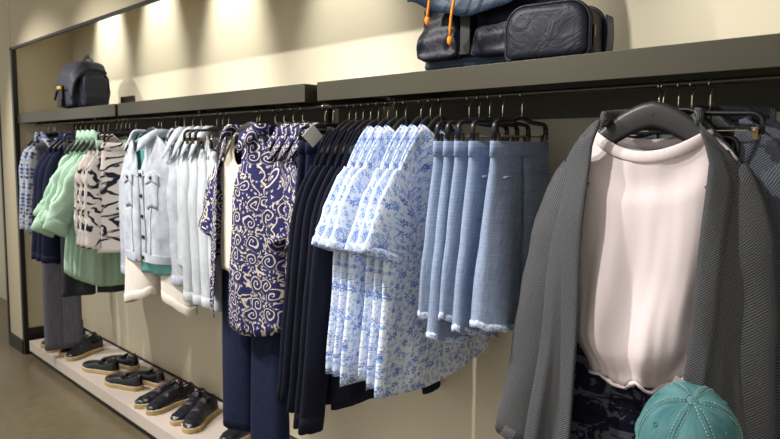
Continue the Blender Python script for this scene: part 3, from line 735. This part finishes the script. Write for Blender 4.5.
# ------------------------------------------------------------------ places and powers
CAPLOC, CAPROT = (-.50, 1.31, .985), (28, 0, 25)
TAGLOC = (-.545, 1.385, 1.06)
BP_ROT = 4
BB_LOC, BB_ROT = (-1.265, 1.68, ZS1 + .0005), 10
PO_LOC, PO_ROT = (-1.0, 1.585, ZS1 + .0005), 8
WALLW = (240, 200, 260, 180, 150, 130)
KEYS = ((-5.3, -4.7, 200), (-4.25, -3.6, 200), (-3.2, -2.5, 215), (-2.35, -1.6, 230), (-1.45, -.75, 175))
AREA, WORLD, EXPO = 30, .95, -.15
SHOES = (
 (-3.43, 1.655, 277, 1, True, 'black lace-up shoe nearest the camera of the pair with pink-tinted laces'),
 (-3.55, 1.65, 280, -1, True, 'black lace-up shoe on the far side of the pair with pink-tinted laces', dict(pink=True)),
 (-3.12, 1.67, 303, 1, True, 'black lace-up shoe standing closest to the long navy trousers'),
 (-3.245, 1.675, 303, -1, True, 'black lace-up shoe second from the long navy trousers'),
 (-3.93, 1.60, 197, -1, False, 'black slip-on shoe at the plinth edge beside the one with a pink label', dict(low=True)),
 (-3.90, 1.72, 197, 1, False, 'black slip-on shoe with a pale pink label inside its heel', dict(low=True, pink=True)),
 (-4.30, 1.605, 200, -1, False, 'black slip-on shoe at the plinth edge beside the plain dark slip-on', dict(low=True)),
 (-4.31, 1.735, 200, 1, False, 'black slip-on shoe by the back wall with its dark heel turned to the camera', dict(low=True)),
 (-4.71, 1.655, 292, 1, True, 'large black lace-up shoe just past the grey trousers, toe at the plinth edge'),
 (-4.83, 1.665, 292, -1, True, 'black lace-up shoe between the grey trousers and its larger-looking partner'),
 (-4.99, 1.63, 285, 1, True, 'black shoe with a tan sole half hidden under the grey trousers'),
 (-5.11, 1.64, 285, -1, True, 'black shoe furthest from the camera, behind the grey trouser leg'),
 (-2.80, 1.74, 272, 1, True, 'black shoe peeping out beneath the long navy trousers'),
)
# ------------------------------------------------------------------ teal cap
def cap(loc, rot):
    t = empty('baseball_cap', loc, 0, 'washed teal baseball cap hanging against the grey cardigan', 'cap'); t.rotation_euler = tuple(R(a) for a in rot)
    b = MB(); n = 60; m = 22; rows = []; uvs = []
    def pt(a, v, g=0.):
        f = v * PI / 2; seam = abs(math.sin(3 * a)) ** .35
        r = .098 * math.sin(f) ** .92 * (1 + .035 * (seam - 1)) ; z = .118 * math.cos(f) ** .9
        k = 1 + .05 * nz(math.cos(a) * 1.6 + 4, math.sin(a) * 1.6, v * 2.2) * sm(v * 2)
        return Vector((math.cos(a) * r * k * .95 + math.cos(a) * g * math.sin(f), math.sin(a) * r * k * 1.05 + math.sin(a) * g * math.sin(f), z * k + g * math.cos(f)))
    for j in range(m + 1):
        v = max(.02, j / m); rows.append([pt(2 * PI * i / n, v) for i in range(n)]); uvs.append([(i / n * .6, -v * .15) for i in range(n)])
    b.grid(rows, uvs, closed=True, flip=True); b.build('crown', M['cap'], t, solid=.003)
    for k in range(6):
        a = k * PI / 3
        b = MB(); b.tube([pt(a, v / 16, .0022) for v in range(1, 17)], .0042, 6, .35); sm_ = b.build('seam', M['cap'], t)
        for s in (-1, 1):
            b = MB()
            for q in range(1, 24):
                b.tube([pt(a + s * .055 / max(.3, math.sin(q / 24 * PI / 2)), (q - .3) / 24, .0026), pt(a + s * .055 / max(.3, math.sin(q / 24 * PI / 2)), (q + .3) / 24, .0026)], .0009, 4)
            b.build('stitching', M['stitch'], sm_, label='pale stitching')
        e = pt(a + PI / 6, .52, .002); e2 = pt(a + PI / 6, .52, .006); d = (e2 - e).normalized()
        b = MB(); ring = []
        u = d.cross(Vector((0, 0, 1))).normalized(); w = d.cross(u)
        b.tube([e + u * math.cos(2 * PI * i / 12) * .0045 + w * math.sin(2 * PI * i / 12) * .0045 for i in range(13)], .0014, 6, cap=False); b.build('eyelet', M['cap'], t)
    b = MB(); rr = [[Vector((math.cos(2 * PI * i / 14) * r, math.sin(2 * PI * i / 14) * r, z)) for i in range(14)] for r, z in ((.0098, .113), (.0098, .1185), (.007, .1215), (.001, .1225))]
    b.grid(rr, None, closed=True); b.build('top_button', M['cap'], t)
    # brim, towards -y
    b = MB(); rows = []
    for j in range(9):
        s = j / 8; row = []
        for i in range(25):
            a = lerp(PI * 1.5 - 1.05, PI * 1.5 + 1.05, i / 24); e = math.cos((a - PI * 1.5) / 1.05 * PI / 2)
            r = .098 + s * .075 * max(.0, e) ** .6; row.append((math.cos(a) * r * .95, math.sin(a) * r * 1.05, .004 - .028 * s * e * 0 - .05 * s * (math.cos(a) ** 2) - .012 * s))
        rows.append(row)
    b.grid(rows); b.build('brim', M['cap'], t, solid=.004)
    b = MB(); b.tube([pt(2 * PI * i / 48, 1., .001) for i in range(49)], .006, 6, .3, up=(0, 0, 1), cap=False); b.build('sweatband', M['cap'], t)
    return t
cap(CAPLOC, CAPROT)
b = MB(); b.box((-.026, -.001, -.045), (.026, .001, .02)); o = b.build('swing_tag', M['tagc'], smooth=False, loc=TAGLOC); o.rotation_euler = (R(-12), R(28), R(24)); tag(o, 'grey card swing tag tucked behind the teal cap', 'tag')

# ------------------------------------------------------------------ shoes
def half_w(t):      # half width of the sole, t 0 heel .. 1 toe
    return interp([(0, .004), (.015, .018), (.06, .030), (.18, .0345), (.42, .036), (.68, .050), (.82, .048), (.93, .034), (.985, .014), (1., .003)], t)
def bend(t, side): return side * (.010 * math.sin(t * PI * .9) - .012 * sm((t - .55) / .45))
def shoe_parts(t, L=.295, laces=True, low=False, side=1, pink=False):
    def ring(tt, g, z): 
        out = []
        n = 40
        for i in range(n + 1): s = i / n; out.append((half_w(s) + g, s))
        pts = [( bend(s, side) + w, (s - .5) * L * (1 + g * 4), z) for w, s in out] + [(bend(s, side) - w, (s - .5) * L * (1 + g * 4), z) for w, s in out[::-1]]
        return pts
    b = MB(); prof = ((-.004, .0005), (.002, .0), (.004, .004), (.0045, .017), (.002, .021), (-.003, .022))
    rows = [ring(0, g, z) for g, z in prof]; ids = b.grid(rows, None, closed=True); b.face(ids[0][::-1]); b.face(ids[-1]); sole = b.build('sole', M['crepe'], t)
    b = MB(); rows = [ring(0, g, z) for g, z in ((.001, .020), (.0052, .0205), (.0052, .0245), (.001, .0255))]; b.grid(rows, None, closed=True); b.build('welt', M['welt'], sole)
    H = [(0, .084), (.06, .096), (.14, .088), (.30, .072), (.40, .088), (.52, .082), (.66, .064), (.82, .052), (.93, .043), (1., .028)]
    if low: H = [(0, .086), (.06, .096), (.16, .085), (.34, .066), (.46, .066), (.6, .062), (.75, .054), (.93, .042), (1., .028)]
    o1 = .44 if low else .38
    b = MB(); rows = []; n = 26; m = 44
    for j in range(m + 1):
        s = .004 + .992 * j / m; w = half_w(s) + .001; h = interp(H, s) - .022; row = []
        for i in range(n + 1):
            a = PI * i / n; cx = math.cos(a); sz = max(0., math.sin(a))
            x = math.copysign(abs(cx) ** .8, cx) * w; z = .022 + h * sz ** .62
            if s < .36: x *= 1 - .30 * sz * sm((.36 - s) / .3) * (1 if s > .03 else .6)
            else: x *= 1 - .10 * sz
            k = sm((s - .035) / .03) * sm((o1 - s) / .05) * sm((sz - .72) / .16)
            z = lerp(z, .030, k)
            row.append((x + bend(s, side), (s - .5) * L, z + .0012 * nz(s * 22, a * 3, side) * (1 - k)))
        rows.append(row)
    b.grid(rows, None, flip=True); up = b.build('upper', M['leather'], t)
    # padded collar edge
    b = MB(); pts = []
    for k in range(33):
        a = 2 * PI * k / 32; s = lerp(.045, o1 - .03, .5 - .5 * math.cos(a)); x = math.sin(a) * half_w(s) * .66
        pts.append((x + bend(s, side), (s - .5) * L, interp(H, s) - .003))
    b.tube(pts, .0035, 6, cap=False); b.build('collar_edge', M['leather'], up)
    if pink:
        b = MB(); s = .10; b.box((-.014, (s - .5) * L, .066), (.014, (s - .5) * L + .003, .082)); b.build('label', M['pink'], t, False, label='pale pink inner label')
    b = MB(); rows = []
    for j in range(7):
        s = lerp(.40, .34, j / 6); rows.append([(lerp(-.020, .020, i / 6) + bend(s, side), (s - .5) * L, .080 + .024 * j / 6 - (.022 if low else 0) - .004 * abs(i - 3) / 3) for i in range(7)])
    b.grid(rows); b.build('tongue', M['leather'], t, solid=.004)
    if laces:
        for k in range(5):
            s = lerp(.41, .62, k / 4); z = interp(H, s) + .001; w = half_w(s) * .42
            b = MB(); b.tube([(bend(s, side) - w * 1.1, (s - .5) * L - .004, z - .007), (bend(s, side) - w * .5, (s - .5) * L, z), (bend(s, side) + w * .5, (s - .5) * L + .002, z), (bend(s, side) + w * 1.1, (s - .5) * L + .004, z - .007)], .0022, 6); b.build('lace', M['pinklace' if pink else 'lace'], t)
        s = .40; z = interp(H, s) + .003
        for q in (-1, 1):
            b = MB(); b.tube([(bend(s, side), (s - .5) * L, z), (q * .012, (s - .5) * L + .006, z + .005), (q * .024, (s - .5) * L + .014, z + .001), (q * .012, (s - .5) * L + .012, z - .001), (bend(s, side), (s - .5) * L + .003, z)], .0018, 6); b.build('lace_bow', M['pinklace' if pink else 'lace'], t)
SH = {}
def shoe(x, y, ang, side, laces, label, low=False, pink=False, group='black shoes on the plinth'):
    """ang: direction the toe points, degrees from +x"""
    key = (side, laces, low, pink)
    if key not in SH:
        t = empty('shoe', (0, 0, 0)); shoe_parts(t, .29, laces, low, side, pink); SH[key] = t
    else: t = copy_tree(SH[key])
    t.location = (x, y, .126); t.rotation_euler = (0, 0, R(ang - 90)); t.scale = (1.05, 1.05, 1.08); tag(t, label, 'shoe', group); return t
for a in SHOES: shoe(*a[:6], **(a[6] if len(a) > 6 else {}))

# ------------------------------------------------------------------ bags
def rbox(b, sx, sy, sz, r=.03, bul=.0, n=9, top=1., seed=0., m=0, wr=.004, lean=0.):
    """soft rounded box centred on x,y, standing on z=0"""
    rows = []
    P = []
    for k in range(48):
        a = 2 * PI * k / 48; c, s = math.cos(a), math.sin(a); e = .36
        P.append((math.copysign(abs(c) ** e, c), math.copysign(abs(s) ** e, s)))
    M_ = 18
    for j in range(M_ + 1):
        v = j / M_; z = v * sz
        edge = min(v, 1 - v) * sz; q = 1.
        if edge < r: q = 1 - (1 - math.sqrt(max(0, 1 - (1 - edge / r) ** 2))) * r / min(sx, sy) * 1.6
        k = lerp(1, top, v) * (1 + bul * math.sin(v * PI)) * q
        rows.append([(sx / 2 * px * k + wr * nz(px * 3 + seed, v * 5, py * 2), sy / 2 * py * k + lean * v + wr * 1.6 * nz(px * 2.4 + seed, v * 4, py * 3 + 5), z + wr * nz(px * 2, py * 2, seed) * v) for px, py in P])
    ids = b.grid(rows, None, closed=True, m=m); b.face(ids[0][::-1], m); b.face(ids[-1], m)
def sheet(b, f, nu=14, nv=14, flip=False):
    b.grid([[f(i / nu, j / nv) for i in range(nu + 1)] for j in range(nv + 1)], None, flip=flip)

# small far backpack, front to the room, one side to the camera
t = empty('backpack', (-4.54, 1.655, ZS1 + .0005), BP_ROT, 'small dark navy flap backpack on the far shelf', 'backpack')
b = MB(); rbox(b, .30, .19, .29, .05, .05, top=.84, seed=2., wr=.008); b.build('body', M['canvas'], t)
b = MB(); rbox(b, .05, .16, .20, .02, .06, top=.9, seed=5., wr=.006); b.build('side_pocket', M['canvas'], t, loc=(.150, 0, .012))
b = MB(); rbox(b, .20, .06, .17, .02, .06, top=.94, seed=6.); b.build('front_pocket', M['canvas'], t, loc=(0, -.105, .012))
b = MB()
def flap(u, v):
    x = lerp(-.5, .5, u) * (.262 + .035 * math.sin(min(1, v * 1.2) * PI) * .6)
    y = .085 - .205 * sm(v * 1.4) - .016 * sm((v - .6) / .4); z = .285 + .018 * math.sin(min(1, v * 1.5) * PI) - .16 * max(0, v - .42) / .58 * 1.05
    e = sm((abs(u - .5) - .25) / .25); z -= .055 * e * e
    return (x, y, z + .007 * nz(u * 5, v * 5, 3.))
sheet(b, flap, 20, 20); b.build('flap', M['canvas'], t, solid=.012)
b = MB(); b.box((-.03, -.152, .02), (.02, -.138, .15)); st = b.build('strap', M['black'], t, False, bevel=.002)
b = MB(); b.box((-.034, -.162, .125), (.024, -.150, .145)); b.build('buckle', M['yellow'], st, False, bevel=.003, label='yellow buckle')
b = MB(); b.box((-.038, -.162, .02), (.028, -.148, .065)); b.build('lower_buckle', M['black'], st, False, bevel=.003)
b = MB(); b.tube([(-.075, .03, .28), (-.07, .03, .325), (-.03, .03, .345), (.02, .03, .343), (.06, .03, .31), (.065, .03, .28)], .014, 8, .35, up=(0, 1, 0)); b.build('grab_handle', M['black'], t)
for s in (-1, 1):
    b = MB(); b.tube([(s * .07, .08, .26), (s * .08, .112, .20), (s * .09, .115, .11), (s * .11, .09, .03)], .024, 8, .3, up=(0, 1, 0)); b.build('shoulder_strap', M['canvas'], t)
# dark bookend plate beside it
b = MB(); b.box((-.10, -.006, 0), (.10, .006, .085)); o = b.build('dark_riser', M['rail'], smooth=False, bevel=.002, loc=(-4.22, 1.80, ZS1 + .0005)); tag(o, 'low dark metal plate standing on the far shelf beside the small backpack', 'shelf plate')

# big navy backpack on the near shelf
t = empty('large_backpack', BB_LOC, BB_ROT, 'large navy nylon backpack with orange cords on the near shelf', 'backpack')
b = MB(); rbox(b, .41, .20, .44, .05, .04, top=.66, seed=9., wr=.008, lean=.03); b.build('body', M['nylon'], t)
b = MB(); rbox(b, .435, .215, .05, .02, .0, seed=3., wr=.003); b.build('base_panel', M['nylon2'], t)
for s, w in ((-1, .15), (1, .215)):
    b = MB(); rbox(b, w, .10, .165, .016, .03, top=.80, seed=4. + s, wr=.012, lean=.03); pk = b.build('front_pocket', M['nylon'], t, loc=(-.128 if s < 0 else .085, -.105, .03))
b = MB()
def flap2(u, v):
    x = lerp(-.5, .5, u) * (.33 + .06 * v * v); y = .11 - .27 * sm(v * 1.5); z = .455 + .02 * math.sin(min(1, v * 1.5) * PI) - .28 * max(0, v - .4) / .6
    z -= .035 * (1 - 2 * abs(u - .5)) * sm(v * 2) - .02 * v * sm((abs(u - .5) - .3) / .2); y -= .012 * sm((v - .7) / .3) + .03 * v * sm((abs(u - .5) - .3) / .2) - .008 * nz(u * 7, v * 4, 1.)
    return (x, y, z + .010 * nz(u * 6, v * 4, 8.) * v)
sheet(b, flap2, 28, 22); b.build('flap', M['nylon2'], t, solid=.005, label='slate blue flap')
b = MB(); b.box((-.055, -.135, .04), (-.022, -.100, .34)); b.build('centre_strap', M['black'], t, False, bevel=.002)
for x0, x1, z1 in ((-.045, -.115, .135), (.01, -.045, .075)):
    b = MB(); pts = [(lerp(x0, x1, k / 10) + .006 * math.sin(k * .6), -.215 - .012 * math.sin(k / 10 * PI) + (.01 if x0 > 0 else 0), lerp(.36, z1, k / 10)) for k in range(11)]
    b.tube(pts, .0042, 8); cd = b.build('cord', M['orange'], t)
    b = MB(); p = pts[-1]; b.tube([(p[0], p[1], p[2] + .008), (p[0], p[1], p[2]), (p[0], p[1], p[2] - .010), (p[0] + .002, p[1], p[2] - .018)], [.005, .0085, .0075, .003], 8); b.build('cord_knot', M['orange'], cd)
b = MB(); b.tube([(-.05, .08, .43), (-.045, .085, .49), (0, .085, .51), (.045, .085, .49), (.05, .08, .43)], .012, 8, .4, up=(0, 1, 0)); b.build('grab_handle', M['nylon'], t)
for s in (-1, 1):
    b = MB(); b.tube([(s * .08, .10, .40), (s * .10, .13, .3), (s * .11, .13, .15), (s * .14, .10, .03)], .028, 8, .3, up=(0, 1, 0)); b.build('shoulder_strap', M['nylon'], t)

# pouch lying on its long side
t = empty('travel_pouch', PO_LOC, PO_ROT, 'navy nylon zipped pouch leaning beside the large navy backpack', 'pouch')
def rounded(w, h, r, n=10):
    pts = []
    for cx, cy, a0 in ((w / 2 - r, r * .35, -90), (w / 2 - r, h - r, 0), (-w / 2 + r, h - r, 90), (-w / 2 + r, r * .35, 180)):
        rr = r if a0 in (0, 90) else r * .35; cx = cx if a0 in (0, 90) else math.copysign(w / 2 - rr, cx); 
        for k in range(n + 1): a = R(a0 + 90 * k / n); pts.append((cx + math.cos(a) * rr, cy + math.sin(a) * rr))
    return pts
W_, H_, D_ = .228, .138, .14
b = MB(); rows = []
for y, g in ((-D_ / 2 - .012, -.10), (-D_ / 2 - .010, -.035), (-D_ / 2, -.008), (-D_ / 2 + .02, .0), (0, .004), (D_ / 2 - .02, 0), (D_ / 2, -.01), (D_ / 2 + .008, -.05)):
    rows.append([(x * (1 + g * 2) + .004 * nz(x * 20, z * 20, y * 20), y + .004 * nz(x * 14, z * 14, y * 9 + 3), H_ / 2 + (z - H_ / 2) * (1 + g * 3) if g < 0 else z) for x, z in rounded(W_, H_, .055)])
rows = [[(x, y, max(.0, z)) for x, y, z in r] for r in rows]
ids = b.grid(rows, None, closed=True, flip=True); b.face(ids[0]); b.face(ids[-1][::-1]); b.build('body', M['nylon'], t)
for y in (-D_ / 2 + .004, D_ / 2 - .035):
    b = MB(); pts = [(x * 1.012, y, max(.004, z * 1.012)) for x, z in rounded(W_, H_, .055)]; pts.append(pts[0]); b.tube(pts, .0045, 6, cap=False); b.build('piping', M['nylon'], t)
b = MB(); pts = [(x * 1.008, -D_ / 2 + .028, z * 1.008) for x, z in rounded(W_, H_, .055)][8:34]; b.tube(pts, .007, 6, .3, up=(0, 0, 1)); zp = b.build('zip', M['black'], t)
b = MB(); b.box((W_ / 2 + .002, -D_ / 2 + .024, .05), (W_ / 2 + .006, -D_ / 2 + .032, .078)); b.build('zip_pull', M['clip'], zp, False, bevel=.001)
b = MB(); sheet(b, lambda u, v: (W_ / 2 + .006 + .004 * math.sin(v * PI), lerp(D_ / 2 - .045, D_ / 2 + .004, u), lerp(.01, H_ * .82, v))); b.build('side_panel', M['nylon2'], t, solid=.003, label='slate blue side panel')

# ------------------------------------------------------------------ light
def spot(loc, to, power, size, blend=.5, color=(1, .93, .82), radius=.03):
    l = bpy.data.lights.new('spot', 'SPOT'); l.energy = power; l.spot_size = R(size); l.spot_blend = blend; l.color = color; l.shadow_soft_size = radius
    o = bpy.data.objects.new('ceiling_spot', l); col.objects.link(o); o.location = loc
    o.rotation_euler = (Vector(to) - Vector(loc)).to_track_quat('-Z', 'Y').to_euler(); return o
for x, p in zip((-4.72, -3.96, -3.12, -2.2, -1.35, -.5), WALLW):
    spot((x, 1.66, 3.05), (x, 1.90, 2.12), p, 46, .95, (1, .97, .90), .03)
for x, tx, p in KEYS: spot((x, .12, 3.0), (tx, 1.5, 1.15), p, 62, .6, (1, .96, .92), .03)
l = bpy.data.lights.new('ambient_fill', 'AREA'); l.shape = 'RECTANGLE'; l.size = 8; l.size_y = 1.6; l.energy = AREA; l.color = (1, .95, .86)  # unseen area lamp added as ambient fill for the shop, not a real fixture
o = bpy.data.objects.new('ambient_fill', l); col.objects.link(o); o.location = (-3, -1.4, 3.05)
w = bpy.data.worlds.new('world'); scene.world = w; w.use_nodes = True
w.node_tree.nodes['Background'].inputs[0].default_value = (1, .96, .88, 1); w.node_tree.nodes['Background'].inputs[1].default_value = WORLD

# ------------------------------------------------------------------ camera
cd = bpy.data.cameras.new('camera'); cam = bpy.data.objects.new('camera', cd); col.objects.link(cam)
cd.sensor_width = 36; cd.lens = 672.9 / 780 * 36; cd.clip_start = .02
yaw, pit, rol = .79875, .101427, .01012
fw = Vector((-math.sin(yaw) * math.cos(pit), math.cos(yaw) * math.cos(pit), -math.sin(pit)))
r = Vector((math.cos(yaw), math.sin(yaw), 0)); u = r.cross(fw)
r2 = r * math.cos(rol) + u * math.sin(rol); u2 = u * math.cos(rol) - r * math.sin(rol)
cam.matrix_world = Matrix((( r2.x, u2.x, -fw.x, 0), (r2.y, u2.y, -fw.y, 0), (r2.z, u2.z, -fw.z, 1.55), (0, 0, 0, 1)))
cd.dof.use_dof = True; cd.dof.focus_distance = 1.9; cd.dof.aperture_fstop = 5.6
scene.camera = cam
vs = scene.view_settings; vs.view_transform = 'Standard'; vs.look = 'None'; vs.exposure = EXPO; vs.gamma = 1; vs.use_curve_mapping = False
scene.cycles.use_denoising = True
